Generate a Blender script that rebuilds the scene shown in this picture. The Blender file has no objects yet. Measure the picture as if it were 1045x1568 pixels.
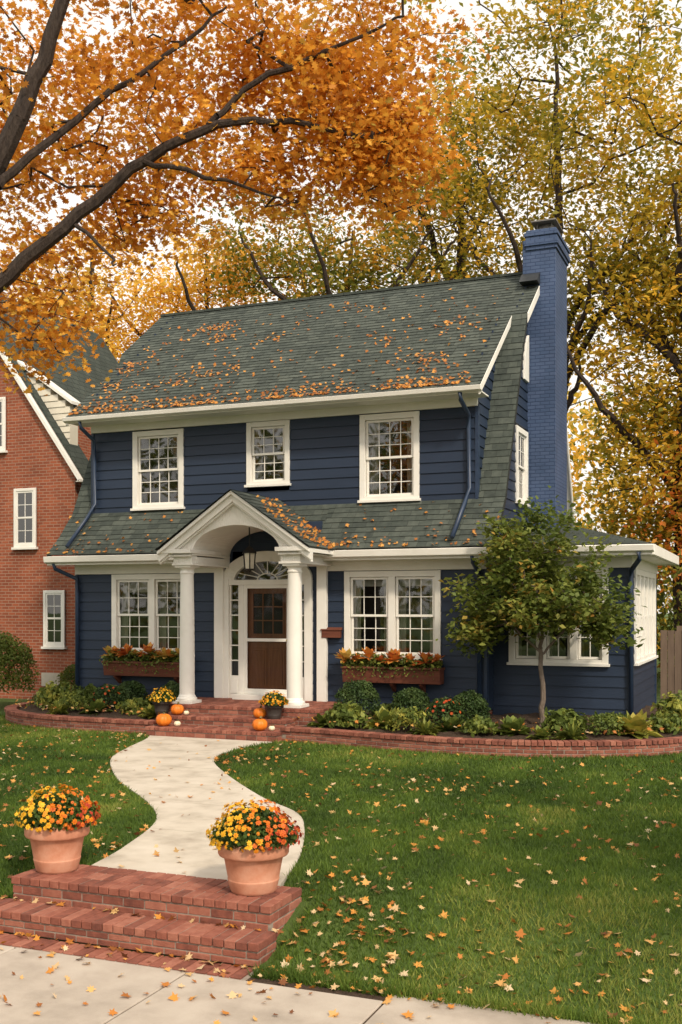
import bpy, math, random
import numpy as np
from mathutils import Vector, Matrix
random.seed(7); rng=np.random.default_rng(7)
scene=bpy.context.scene
U=random.uniform
# ---------------------------------------------------------------- materials
def _n(nt,t,**kw):
    n=nt.nodes.new(t)
    for k,v in kw.items():
        if k.startswith('_'): setattr(n,k[1:],v)
        else: n.inputs[k.replace('__',' ')].default_value=v
    return n
def start(name):
    m=bpy.data.materials.new(name); m.use_nodes=True; nt=m.node_tree; nt.nodes.clear()
    out=nt.nodes.new('ShaderNodeOutputMaterial'); return m,nt,out
def c4(c): return (c[0],c[1],c[2],1)
def ramp(nt,cols,pos=None):
    r=nt.nodes.new('ShaderNodeValToRGB'); e=r.color_ramp.elements
    pos=pos or [i/(len(cols)-1) for i in range(len(cols))]
    while len(e)<len(cols): e.new(.5)
    for i,(c,p) in enumerate(zip(cols,pos)): e[i].position=p; e[i].color=c4(c)
    return r
def simple(name,cols,scale=4,rough=.7,bump=0,bscale=60,attr=0,detail=5,spec=.3,metal=0,stretch=(1,1,1),bdist=.01):
    m,nt,out=start(name); L=nt.links.new
    b=_n(nt,'ShaderNodeBsdfPrincipled',Roughness=rough,Metallic=metal); b.inputs['Specular IOR Level'].default_value=spec
    tc=nt.nodes.new('ShaderNodeTexCoord'); mp=nt.nodes.new('ShaderNodeMapping'); mp.inputs['Scale'].default_value=stretch
    L(tc.outputs['Object'],mp.inputs['Vector'])
    no=_n(nt,'ShaderNodeTexNoise',Scale=scale,Detail=detail,Roughness=.6); L(mp.outputs[0],no.inputs['Vector'])
    mr=_n(nt,'ShaderNodeMapRange'); mr.inputs[1].default_value=.3; mr.inputs[2].default_value=.7; L(no.outputs['Fac'],mr.inputs[0])
    fac=mr.outputs[0]
    if attr>0:
        a=nt.nodes.new('ShaderNodeAttribute'); a.attribute_name='rnd'
        mx=nt.nodes.new('ShaderNodeMix'); mx.inputs[0].default_value=attr; L(fac,mx.inputs[2]); L(a.outputs['Fac'],mx.inputs[3]); fac=mx.outputs[0]
    r=ramp(nt,cols); L(fac,r.inputs[0]); L(r.outputs[0],b.inputs['Base Color'])
    if bump>0:
        n2=_n(nt,'ShaderNodeTexNoise',Scale=bscale,Detail=4); L(mp.outputs[0],n2.inputs['Vector'])
        bp=_n(nt,'ShaderNodeBump',Strength=bump,Distance=bdist); L(n2.outputs['Fac'],bp.inputs['Height']); L(bp.outputs[0],b.inputs['Normal'])
    L(b.outputs[0],out.inputs[0]); return m
def leafmat(name,cols,trans=.4,pos=None,rough=.55):
    m,nt,out=start(name); L=nt.links.new
    a=nt.nodes.new('ShaderNodeAttribute'); a.attribute_name='rnd'
    r=ramp(nt,cols,pos); L(a.outputs['Fac'],r.inputs[0])
    b=_n(nt,'ShaderNodeBsdfPrincipled',Roughness=rough); b.inputs['Specular IOR Level'].default_value=.25
    t=nt.nodes.new('ShaderNodeBsdfTranslucent'); mx=nt.nodes.new('ShaderNodeMixShader'); mx.inputs[0].default_value=trans
    L(r.outputs[0],b.inputs['Base Color']); L(r.outputs[0],t.inputs[0]); L(b.outputs[0],mx.inputs[1]); L(t.outputs[0],mx.inputs[2]); L(mx.outputs[0],out.inputs[0]); return m
def bricktex(name,c1,c2,mort,bw=.21,bh=.073,ms=.006,rough=.85,bump=.5):
    m,nt,out=start(name); L=nt.links.new
    tc=nt.nodes.new('ShaderNodeTexCoord')
    br=_n(nt,'ShaderNodeTexBrick',Scale=1.0,Color1=c4(c1),Color2=c4(c2),Mortar=c4(mort)); 
    br.inputs['Mortar Size'].default_value=ms; br.inputs['Brick Width'].default_value=bw; br.inputs['Row Height'].default_value=bh; br.inputs['Mortar Smooth'].default_value=.2
    L(tc.outputs['UV'],br.inputs['Vector'])
    no=_n(nt,'ShaderNodeTexNoise',Scale=1.3,Detail=6); L(tc.outputs['Object'],no.inputs['Vector'])
    mr=_n(nt,'ShaderNodeMapRange'); mr.inputs[3].default_value=.65; mr.inputs[4].default_value=1.3; L(no.outputs['Fac'],mr.inputs[0])
    vm=nt.nodes.new('ShaderNodeVectorMath'); vm.operation='SCALE'; L(br.outputs['Color'],vm.inputs[0]); L(mr.outputs[0],vm.inputs['Scale'])
    b=_n(nt,'ShaderNodeBsdfPrincipled',Roughness=rough); b.inputs['Specular IOR Level'].default_value=.2
    L(vm.outputs[0],b.inputs['Base Color'])
    inv=nt.nodes.new('ShaderNodeMath'); inv.operation='SUBTRACT'; inv.inputs[0].default_value=1; L(br.outputs['Fac'],inv.inputs[1])
    bp=_n(nt,'ShaderNodeBump',Strength=bump,Distance=.012); L(inv.outputs[0],bp.inputs['Height']); L(bp.outputs[0],b.inputs['Normal'])
    L(b.outputs[0],out.inputs[0]); return m
def glassmat(name,add,ior):
    m,nt,out=start(name); L=nt.links.new
    t=nt.nodes.new('ShaderNodeBsdfTransparent'); t.inputs[0].default_value=(.85,.88,.88,1)
    g=nt.nodes.new('ShaderNodeBsdfGlossy'); g.inputs['Roughness'].default_value=.02; g.inputs[0].default_value=(.95,.95,.95,1)
    tc=nt.nodes.new('ShaderNodeTexCoord'); no=_n(nt,'ShaderNodeTexNoise',Scale=1.5,Detail=1); L(tc.outputs['Object'],no.inputs['Vector'])
    bp=_n(nt,'ShaderNodeBump',Strength=.15,Distance=.02); L(no.outputs['Fac'],bp.inputs['Height']); L(bp.outputs[0],g.inputs['Normal'])
    fr=_n(nt,'ShaderNodeFresnel',IOR=ior); ad=nt.nodes.new('ShaderNodeMath'); ad.operation='ADD'; ad.inputs[1].default_value=add; L(fr.outputs[0],ad.inputs[0])
    mx=nt.nodes.new('ShaderNodeMixShader'); L(ad.outputs[0],mx.inputs[0]); L(t.outputs[0],mx.inputs[1]); L(g.outputs[0],mx.inputs[2]); L(mx.outputs[0],out.inputs[0]); return m
NAVY=simple('navy_clapboard_paint',[(.011,.021,.043),(.019,.032,.062)],scale=3,rough=.5,bump=.15,bscale=40,attr=.5,spec=.35,stretch=(.3,1,1.5))
NAVYT=simple('navy_trim_paint',[(.016,.030,.062),(.024,.042,.082)],rough=.4,spec=.4)
WHITE=simple('white_trim_paint',[(.70,.67,.61),(.78,.75,.69)],scale=2,rough=.5,bump=.05)
GLASS=glassmat('window_glass',.08,1.6); GLASS2=glassmat('storm_door_glass',.0,1.3)
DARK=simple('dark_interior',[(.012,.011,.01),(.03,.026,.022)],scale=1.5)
CURT=simple('curtain_cloth',[(.42,.38,.3),(.58,.54,.45)],scale=3,stretch=(9,9,.3))
SHING=simple('roof_shingle',[(.030,.037,.033),(.056,.067,.057),(.095,.107,.090)],scale=9,rough=.9,bump=.5,bscale=120,attr=.55)
UNDER=simple('roof_underlay',[(.016,.018,.016),(.022,.025,.022)])
SHTEX=bricktex('roof_shingle_plain',(.058,.068,.058),(.042,.051,.044),(.02,.025,.022),.28,.15,.008,bump=.6)
CHIM=bricktex('painted_blue_brick',(.052,.082,.155),(.066,.096,.175),(.032,.052,.11),.2,.075,.007,rough=.6,bump=.8)
RBRICK=bricktex('red_brick_wall',(.32,.092,.045),(.22,.062,.034),(.32,.21,.15),.21,.075,.008)
BRK=simple('red_brick',[(.10,.035,.025),(.24,.08,.052),(.36,.15,.10)],scale=14,rough=.85,bump=.5,bscale=90,attr=.6)
MORT=simple('mortar',[(.19,.145,.115),(.32,.27,.22)],scale=20,rough=.95)
CONC=simple('concrete',[(.34,.29,.23),(.50,.44,.36),(.57,.51,.43)],scale=1.8,rough=.9,bump=.25,bscale=150,detail=8)
CONC2=simple('concrete_sidewalk',[(.25,.21,.17),(.41,.35,.29),(.50,.44,.37)],scale=1.6,rough=.9,bump=.3,bscale=120,detail=9,attr=.25)
ASPH=simple('asphalt',[(.04,.04,.04),(.065,.063,.06)],scale=3,bump=.4,bscale=150)
SOIL=simple('mulch_soil',[(.035,.022,.014),(.09,.055,.035)],scale=25,rough=.95,bump=1,bscale=60,bdist=.03)
GRND=simple('grass_ground',[(.04,.06,.012),(.065,.105,.02),(.10,.145,.028)],scale=.9,rough=.95,bump=.8,bscale=80,bdist=.03,detail=8)
TERRA=simple('terracotta',[(.40,.16,.09),(.52,.23,.14),(.58,.31,.21)],scale=5,rough=.85,bump=.15)
DPOT=simple('dark_planter',[(.03,.025,.022),(.06,.05,.045)],rough=.5)
BOXW=simple('window_box_wood',[(.10,.03,.018),(.17,.055,.03)],scale=6,stretch=(.3,1,3),rough=.6)
DOORW=simple('door_wood',[(.15,.05,.02),(.25,.09,.035)],scale=8,stretch=(3,1,.3),rough=.35,spec=.5)
BARK=simple('bark',[(.024,.016,.013),(.06,.043,.033)],scale=9,stretch=(3,3,.6),rough=.95,bump=.8,bscale=25,bdist=.03)
BARKL=simple('light_bark',[(.10,.075,.055),(.19,.15,.12)],scale=14,stretch=(3,3,.6),rough=.95,bump=.4)
METAL=simple('black_metal',[(.015,.013,.012),(.03,.027,.025)],rough=.4,metal=.6)
COPPER=simple('chimney_cap_metal',[(.13,.12,.11),(.24,.22,.2)],rough=.5,metal=.5)
FLASH=simple('dark_flashing',[(.02,.022,.024),(.04,.043,.046)],rough=.5)
PUMP=simple('pumpkin_skin',[(.62,.14,.012),(.78,.22,.02)],scale=4,rough=.45)
WPUMP=simple('white_pumpkin_skin',[(.7,.6,.42),(.8,.7,.5)],rough=.5)
STEM=simple('pumpkin_stem',[(.1,.08,.03),(.2,.15,.06)])
FENCE=simple('fence_wood',[(.09,.06,.045),(.2,.14,.1)],scale=5,stretch=(4,4,.4),attr=.5,rough=.9)
CREAM=simple('cream_siding',[(.58,.53,.43),(.66,.61,.5)],scale=2)
BRASS=simple('brass',[(.5,.35,.12),(.6,.42,.16)],rough=.3,metal=.9)
LAMPG=simple('lantern_glass',[(.5,.45,.35),(.6,.55,.45)],rough=.2)
OAKL=leafmat('oak_leaf_orange',[(.26,.11,.025),(.56,.22,.03),(.80,.37,.045),(.86,.50,.08),(.50,.43,.09)],.5,[0,.25,.55,.82,1])
GOLDL=leafmat('maple_leaf_gold',[(.52,.24,.03),(.80,.43,.045),(.86,.56,.09),(.66,.52,.10)],.5)
YGL=leafmat('leaf_yellow_green',[(.11,.13,.02),(.26,.235,.03),(.60,.41,.045),(.84,.45,.04)],.55,[0,.35,.70,1])
GRL=leafmat('leaf_olive_green',[(.07,.10,.02),(.15,.18,.03),(.34,.28,.04),(.68,.33,.035)],.45,[0,.4,.75,1])
SMALL=leafmat('small_tree_leaf',[(.06,.09,.02),(.13,.17,.032),(.25,.27,.055),(.52,.25,.05)],.42,[0,.4,.82,1])
BOXL=leafmat('boxwood_leaf',[(.022,.045,.012),(.045,.08,.02),(.09,.13,.035)],.2)
PERL=leafmat('perennial_leaf',[(.06,.09,.018),(.14,.18,.035),(.33,.33,.06),(.48,.38,.07)],.3)
REDL=leafmat('coleus_leaf',[(.16,.03,.018),(.46,.10,.028),(.70,.25,.05),(.60,.42,.10)],.3)
MUML=leafmat('mum_leaf',[(.03,.06,.012),(.08,.12,.02)],.25)
FLOW=leafmat('mum_flower',[(.85,.55,.05),(.82,.42,.02),(.72,.19,.015),(.42,.045,.02)],.2,[0,.4,.65,1])
GRASS=leafmat('grass_blade',[(.032,.062,.011),(.075,.13,.018),(.145,.215,.03),(.29,.30,.065)],.35,[0,.42,.8,1],.6)
FALL=leafmat('fallen_leaf',[(.16,.06,.025),(.45,.16,.03),(.62,.28,.05),(.58,.36,.14),(.66,.50,.32)],.15)
ORL=leafmat('orange_red_shrub_leaf',[(.45,.09,.02),(.75,.24,.04),(.8,.42,.07)],.5)

# ---------------------------------------------------------------- mesh tools
def empty(name,loc=(0,0,0)):
    e=bpy.data.objects.new(name,None); e.location=loc; scene.collection.objects.link(e); return e
class MB:
    def __init__(s): s.V=[];s.F=[];s.M=[];s.R=[];s.UV=[]
    def poly(s,pts,m=0,r=None,uv=None):
        b=len(s.V); s.V+= [tuple(p) for p in pts]; s.F.append(tuple(range(b,b+len(pts)))); s.M.append(m); s.R.append(random.random() if r is None else r); s.UV.append(uv)
    def hexa(s,p,m=0,r=None):
        r=random.random() if r is None else r; b=len(s.V); s.V+=[tuple(q) for q in p]
        for f in ((0,3,2,1),(4,5,6,7),(0,1,5,4),(1,2,6,5),(2,3,7,6),(3,0,4,7)):
            s.F.append(tuple(b+i for i in f)); s.M.append(m); s.R.append(r); s.UV.append(None)
    def box(s,x0,x1,y0,y1,z0,z1,m=0,r=None):
        s.hexa([(x0,y0,z0),(x1,y0,z0),(x1,y1,z0),(x0,y1,z0),(x0,y0,z1),(x1,y0,z1),(x1,y1,z1),(x0,y1,z1)],m,r)
    def obox(s,c,size,a,m=0,r=None):
        ca,sa=math.cos(a),math.sin(a); hx,hy,hz=[q/2 for q in size]; p=[]
        for z in(-hz,hz):
            for x,y in((-hx,-hy),(hx,-hy),(hx,hy),(-hx,hy)): p.append((c[0]+x*ca-y*sa,c[1]+x*sa+y*ca,c[2]+z))
        s.hexa(p,m,r)
    def prism(s,prof,x0,x1,m=0,r=None):
        r=random.random() if r is None else r; n=len(prof); b=len(s.V)
        s.V+=[(x0,y,z) for y,z in prof]+[(x1,y,z) for y,z in prof]
        fs=[tuple(b+i for i in range(n)),tuple(b+n+i for i in reversed(range(n)))]+[(b+i,b+n+i,b+n+(i+1)%n,b+(i+1)%n) for i in range(n)]
        for f in fs: s.F.append(f);s.M.append(m);s.R.append(r);s.UV.append(None)
    def prismy(s,prof,y0,y1,m=0,r=None):
        r=random.random() if r is None else r; n=len(prof); b=len(s.V)
        s.V+=[(x,y0,z) for x,z in prof]+[(x,y1,z) for x,z in prof]
        fs=[tuple(b+i for i in range(n)),tuple(b+n+i for i in reversed(range(n)))]+[(b+i,b+n+i,b+n+(i+1)%n,b+(i+1)%n) for i in range(n)]
        for f in fs: s.F.append(f);s.M.append(m);s.R.append(r);s.UV.append(None)
    def tube(s,pts,rad,n=10,m=0,cap=True):
        pts=[Vector(p) for p in pts]; rr=rad if isinstance(rad,(list,tuple)) else [rad]*len(pts); b=len(s.V)
        for i,p in enumerate(pts):
            d=(pts[min(i+1,len(pts)-1)]-pts[max(i-1,0)]).normalized()
            a=Vector((0,0,1)) if abs(d.z)<.9 else Vector((1,0,0)); u=d.cross(a).normalized(); v=d.cross(u)
            for k in range(n):
                t=2*math.pi*k/n; q=p+(u*math.cos(t)+v*math.sin(t))*rr[i]; s.V.append(tuple(q))
        for i in range(len(pts)-1):
            for k in range(n):
                s.F.append((b+i*n+k,b+i*n+(k+1)%n,b+(i+1)*n+(k+1)%n,b+(i+1)*n+k)); s.M.append(m); s.R.append(.5); s.UV.append(None)
        if cap:
            s.F.append(tuple(b+k for k in reversed(range(n)))); s.M.append(m); s.R.append(.5); s.UV.append(None)
            e=b+(len(pts)-1)*n; s.F.append(tuple(e+k for k in range(n))); s.M.append(m); s.R.append(.5); s.UV.append(None)
    def lathe(s,prof,c=(0,0,0),n=32,m=0,rib=0,amp=0):
        b=len(s.V)
        for r,z in prof:
            for k in range(n):
                t=2*math.pi*k/n; q=r*(1+amp*(abs(math.cos(t*rib/2))-.6)) if rib else r
                s.V.append((c[0]+q*math.cos(t),c[1]+q*math.sin(t),c[2]+z))
        for i in range(len(prof)-1):
            for k in range(n):
                s.F.append((b+i*n+k,b+i*n+(k+1)%n,b+(i+1)*n+(k+1)%n,b+(i+1)*n+k)); s.M.append(m); s.R.append(.5); s.UV.append(None)
    def build(s,name,mats,parent=None,smooth=False,bevel=0):
        me=bpy.data.meshes.new(name); me.from_pydata(s.V,[],s.F)
        for mt in (mats if isinstance(mats,list) else [mats]): me.materials.append(mt)
        me.polygons.foreach_set('material_index',s.M)
        a=me.attributes.new('rnd','FLOAT','FACE'); a.data.foreach_set('value',s.R)
        me.update(); uvl=me.uv_layers.new(name='UVMap').data
        for p,uv in zip(me.polygons,s.UV):
            if uv:
                for li,c in zip(p.loop_indices,uv): uvl[li].uv=c
            else:
                nx,ny,nz=[abs(q) for q in p.normal]
                for li in p.loop_indices:
                    x,y,z=me.vertices[me.loops[li].vertex_index].co
                    uvl[li].uv=(y,z) if nx>=ny and nx>=nz else ((x,z) if ny>=nz else (x,y))
        if smooth:
            me.polygons.foreach_set('use_smooth',[True]*len(me.polygons))
        o=bpy.data.objects.new(name,me); scene.collection.objects.link(o)
        if parent: o.parent=parent
        if bevel:
            bv=o.modifiers.new('bevel','BEVEL'); bv.width=bevel; bv.segments=1; bv.limit_method='ANGLE'
        return o
def npmesh(name,V,k,mat,rnd,parent=None,smooth=False):
    V=np.asarray(V,dtype=np.float32).reshape(-1,3); n=len(V); nf=n//k
    me=bpy.data.meshes.new(name); me.vertices.add(n); me.vertices.foreach_set('co',V.ravel())
    me.loops.add(n); me.loops.foreach_set('vertex_index',np.arange(n,dtype=np.int32))
    me.polygons.add(nf); me.polygons.foreach_set('loop_start',np.arange(0,n,k,dtype=np.int32))
    me.update(calc_edges=True)
    a=me.attributes.new('rnd','FLOAT','FACE'); a.data.foreach_set('value',np.asarray(rnd,dtype=np.float32))
    me.materials.append(mat)
    o=bpy.data.objects.new(name,me); scene.collection.objects.link(o)
    if parent: o.parent=parent
    return o
RH=np.array([(0,-.5,0),(.27,0,.1),(0,.5,0),(-.27,0,.1)])
h=[(0,-.5),(.10,-.28),(.30,-.34),(.17,-.10),(.42,.02),(.17,.14),(.27,.36),(.08,.34),(0,.5)]
OAK=np.array([(x,y,.25*abs(x)) for x,y in h]+[(-x,y,.25*abs(x)) for x,y in reversed(h[1:-1])])
h=[(0,-.5),(.05,-.22),(.33,-.3),(.22,-.08),(.5,.08),(.2,.14),(.16,.26),(0,.5)]
MAPLE=np.array([(x,y,.2*abs(x)) for x,y in h]+[(-x,y,.2*abs(x)) for x,y in reversed(h[1:-1])])
STAR=np.array([((.5 if i%2==0 else .34)*math.cos(i*math.pi/7),(.5 if i%2==0 else .34)*math.sin(i*math.pi/7),.1*(i%2)) for i in range(14)])
def scatter(name,C,size,tmpl,mat,rnd,up=0,parent=None,nrm=None,jit=1.0):
    C=np.asarray(C); n=len(C)
    N=rng.normal(size=(n,3))*jit
    if nrm is not None: N=N+nrm
    elif up: N[:,2]=np.abs(N[:,2])+up
    N/=np.linalg.norm(N,axis=1)[:,None]+1e-9
    a=rng.normal(size=(n,3)); t=a-(a*N).sum(1)[:,None]*N; t/=np.linalg.norm(t,axis=1)[:,None]+1e-9; b=np.cross(N,t)
    T=tmpl; s=np.broadcast_to(np.asarray(size),(n,))[:,None,None]
    V=C[:,None,:]+s*(T[None,:,0:1]*t[:,None]+T[None,:,1:2]*b[:,None]+T[None,:,2:3]*N[:,None])
    return npmesh(name,V,len(T),mat,rnd,parent)
def rdir(n):
    d=rng.normal(size=(n,3)); return d/np.linalg.norm(d,axis=1)[:,None]
# ---------------------------------------------------------------- trees
def resample(pts,step,jit):
    pts=[np.array(p,float) for p in pts]
    for _ in range(2):
        q=[pts[0]]
        for a,b in zip(pts[:-1],pts[1:]): q+=[a*.75+b*.25,a*.25+b*.75]
        q.append(pts[-1]); pts=q
    out=[pts[0]]
    for a,b in zip(pts[:-1],pts[1:]):
        n=max(1,int(np.linalg.norm(b-a)/step))
        for i in range(1,n+1): out.append(a+(b-a)*i/n+rng.normal(size=3)*jit)
    return out
def tree(name,paths,ells,lpc,lsize,clr,tip,tmpl,lmat,bmat,step=.5,pw=.45,shell=.45,cb=.55,colshift=0,sq=.7,flat=.6):
    E=empty(name,tuple(paths[0][0][0])); off=np.array(paths[0][0][0],float)
    MAXN=60000; P=np.zeros((MAXN,3)); par=np.full(MAXN,-1); rm=np.zeros(MAXN); k=0
    for pi,(pts,r0,r1) in enumerate(paths):
        rs=resample(pts,step*.7,step*.05); prev=-1
        if pi>0:
            d=((P[:k]-rs[0])**2).sum(1); prev=int(d.argmin())
        for i,p in enumerate(rs):
            P[k]=p; par[k]=prev; rm[k]=r0+(r1-r0)*i/max(1,len(rs)-1); prev=k; k+=1
    base=P[:k].copy(); T=[]
    for c,r,n in ells:
        d=rdir(n)*(rng.random(n)**shell)[:,None]; T.append(np.array(c)+d*np.array(r))
    T=np.concatenate(T)
    dd=np.array([((base-t)**2).sum(1).min() for t in T]); T=T[dd.argsort()]
    tips=np.zeros(MAXN); zlow=paths[0][0][0][2]+1.2
    for t in T:
        dv=P[:k]-t; d=np.sqrt((dv**2).sum(1))+.7*np.maximum(0,dv[:,2]+.0)+5*(P[:k,2]<zlow)
        j=int(d.argmin()); dist=np.linalg.norm(P[j]-t); n=max(1,int(dist/step)); a=P[j].copy()
        o=rng.normal(size=3)*.12*dist; o[2]+=.1*dist; prev=j
        for i in range(1,n+1):
            f=i/n; P[k]=a+(t-a)*f+o*math.sin(math.pi*f)+rng.normal(size=3)*step*.06*(i<n); par[k]=prev; prev=k; k+=1
            if k>=MAXN-50: break
        tips[prev]+=1
        if k>=MAXN-60: break
    w=tips.copy()
    for i in range(k-1,0,-1):
        if par[i]>=0: w[par[i]]+=w[i]
    r=np.maximum(rm[:k],tip*np.maximum(w[:k],.5)**pw)
    idx=np.where(par[:k]>=0)[0]; A=P[par[idx]]; B=P[idx]; rb=r[idx]; ra=np.minimum(r[par[idx]],rb*1.3)
    D=B-A; Ln=np.linalg.norm(D,axis=1)[:,None]+1e-9; D/=Ln; A=A-D*0.15*ra[:,None]
    up=np.where(np.abs(D[:,2:3])<.9,np.array([[0,0,1.]]),np.array([[1.,0,0]])); u=np.cross(D,up); u/=np.linalg.norm(u,axis=1)[:,None]; v=np.cross(D,u)
    ns=7; Q=[]
    for s in range(ns):
        t0=2*math.pi*s/ns; t1=2*math.pi*(s+1)/ns
        c0=u*math.cos(t0)+v*math.sin(t0); c1=u*math.cos(t1)+v*math.sin(t1)
        Q.append(np.stack([A+c0*ra[:,None],A+c1*ra[:,None],B+c1*rb[:,None],B+c0*rb[:,None]],1))
    Q=np.concatenate(Q)-off; npmesh('trunk_and_limbs',Q,4,bmat,np.full(len(Q),.5),E)
    nt=len(T); cr=rng.random(nt)
    C=np.repeat(T,lpc,0)+rng.normal(size=(nt*lpc,3))*clr*np.array([1,1,sq])
    rn=np.clip(cb*np.repeat(cr,lpc)+(1-cb)*rng.random(nt*lpc)+colshift,0,1)
    scatter('foliage',C-off,lsize*(.7+.6*rng.random(len(C))),tmpl,lmat,rn,up=flat,parent=E)
    return E
# near oak overhanging from the left
tree('oak_tree',[
 ([(-10.6,-9.3,-.1),(-10.55,-9.25,2.5),(-10.3,-9.1,4.8),(-9.6,-8.9,6.2),(-8.6,-8.95,7.1),(-8.1,-8.8,8.1),(-7.8,-8.66,9.0),(-7.4,-8.5,10.3)],.30,.05),
 ([(-10.3,-9.1,4.8),(-9.5,-8.75,5.6),(-8.7,-8.5,6.2),(-7.9,-8.17,6.95),(-7.13,-7.86,7.68),(-6.36,-7.55,8.12),(-5.56,-7.23,8.2),(-4.7,-6.9,8.02),(-4.3,-6.7,7.9)],.125,.008),
 ([(-6.36,-7.55,8.12),(-5.93,-7.38,8.6),(-5.19,-7.08,8.95),(-4.2,-6.7,9.4)],.045,.01),
 ([(-7.13,-7.86,7.68),(-6.3,-7.5,7.5),(-5.5,-7.2,7.2)],.04,.008),
 ([(-8.4,-8.9,7.2),(-7.75,-8.1,8.33),(-6.95,-7.8,8.84),(-6.2,-7.4,9.6)],.06,.012),
 ([(-7.9,-8.17,6.95),(-7.3,-8.3,6.5),(-7.0,-8.6,6.2)],.03,.008),
 ],[((-8.6,-7.4,8.7),(2.3,1.4,1.9),100),((-6.9,-6.5,9.2),(1.9,1.4,1.4),85),((-5.1,-6.3,9.0),(1.5,1.2,1.4),115),((-4.5,-6.3,8.0),(.8,.7,.85),44),
 ((-8.9,-7.7,6.1),(.9,.7,.9),36),((-7.5,-7.2,7.3),(1.3,.7,.6),28),((-5.9,-6.7,7.6),(1.2,.6,.45),30),((-6.0,-7.3,10.8),(3.2,1.8,1.0),36)],
 62,.098,.225,.0042,OAK,OAKL,BARK,step=.3,cb=.6)
def bgtree(name,x,y,zt,H0,ells,lmat,lpc=96,ls=.20,clr=.50,r0=.32,lean=0,sh=0,n=6,cb=.65,z0=0.0,rb=.15):
    top=np.array([x+lean,y,zt])
    paths=[([(x,y,z0-.1),(x+lean*.2+U(-.2,.2),y,H0*.5),(x+lean*.4+U(-.3,.3),y,H0),(x+lean*.7+U(-.5,.5),y,(H0+zt)/2),tuple(top)],r0,.05)]
    for i in range(n):
        a=2*math.pi*i/n+U(-.4,.4); hz=H0+(zt-H0)*U(-.12,.45); L=U(2.6,4.2)
        p0=(x+lean*.5,y,hz); paths.append(([p0,(x+lean*.5+math.cos(a)*L*.4+U(-.4,.4),y+math.sin(a)*L*.45,hz+L*.55),(x+lean*.6+math.cos(a)*L*.7+U(-.4,.4),y+math.sin(a)*L*.7,hz+L*.8),(x+lean*.6+math.cos(a)*L,y+math.sin(a)*L,hz+L*1.25)],rb,.025))
    tree(name,paths,ells,lpc,ls,clr,.0115,RH,lmat,BARK,step=.6,cb=cb,colshift=sh)
bgtree('added_shade_tree',-6.5,15,20,8,[((-6.3,15.6,16.5),(5.4,3.6,5.5),128),((-3.4,14.6,12),(3,2.6,4),50),((-6.8,15,22),(5,4,2.5),20)],YGL,n=10,r0=.36,sh=.03)
bgtree('added_shade_tree',-2.6,12.5,16,6,[((-2.2,13,10.5),(3.8,2.6,5.0),125),((-1.5,12.6,6.0),(3.6,2.4,3.2),115),((-1,12.5,16.5),(4,3,3),45)],YGL,sh=.10,r0=.30,lean=.6,n=8)
bgtree('added_shade_tree',-10.4,18,21,9,[((-10.4,18.6,16.5),(4.6,3.6,5.5),125)],YGL,r0=.34,sh=.02,lean=-.5,n=9)
bgtree('added_shade_tree',-13.2,14.7,15,7,[((-13.2,15,12.2),(4.2,2.8,2.9),105),((-16,14.8,14.5),(2.5,2.5,2.2),30)],GRL,r0=.26,sh=.16,n=9)
bgtree('added_shade_tree',-19,15,15,6,[((-18.8,15.4,11.8),(3.6,2.8,4.0),115),((-16.6,15,9.5),(2,2,2),28)],GOLDL,r0=.24,n=9)
bgtree('added_shade_tree',-23.8,15,16,6,[((-23.6,15,12),(4.2,3.5,5),120),((-21.6,14.5,6.5),(2.5,2.4,2.4),60)],GOLDL,r0=.28,n=8)
bgtree('added_shade_tree',-30,19,17,6,[((-30,19,12),(5,3.5,5.5),70)],GOLDL,r0=.28)
bgtree('added_shade_tree',3.0,13,18,6,[((2.8,13,12.5),(4.2,4,6.5),60)],YGL,r0=.3,sh=.1)
# unseen tree added right of the view to dapple the lawn with shade
bgtree('added_shade_tree',5.2,-13.6,9.5,3.2,[((5.0,-13.6,6.6),(2.9,2.9,2.3),75)],GOLDL,r0=.2,z0=-.2,lpc=60,ls=.15,clr=.36,rb=.08)
def mass(name,x0,x1,y0,y1,z0,z1,n,ls,lmat,clump=1.6,npc=90,sh=0):
    k=n//npc; c=np.stack([rng.uniform(x0,x1,k),rng.uniform(y0,y1,k),z0+(z1-z0)*rng.random(k)**1.1],1); cr=rng.random(k)
    C=np.repeat(c,npc,0)+rng.normal(size=(k*npc,3))*clump*np.array([1,1,.7]); C[:,2]=np.maximum(C[:,2],.1)
    scatter(name,C,ls*(.6+.8*rng.random(len(C))),RH,lmat,np.clip(.6*np.repeat(cr,npc)+.4*rng.random(len(C))+sh,0,1))
mass('distant_trees',-60,30,34,46,0,13,34000,.45,YGL,1.9,sh=.12)
mass('distant_trees',-60,-8,30,34,0,13,18000,.36,GOLDL,1.6)
mass('street_trees',-45,25,-48,-40,1,15,12000,.6,GRL,2.0)
mass('background_hedge',-2.2,7,8.5,10.5,.2,4.2,20000,.14,GRL,.5)
mass('background_hedge',-4.5,6,17,19,.2,8,16000,.22,GRL,.8)
mass('orange_shrub_mass',-3,5,11,13,3.4,6.4,8000,.17,ORL,.6)
mass('background_hedge',-26,-14.6,12,14,.2,4.5,9000,.18,GRL,.6)

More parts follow.
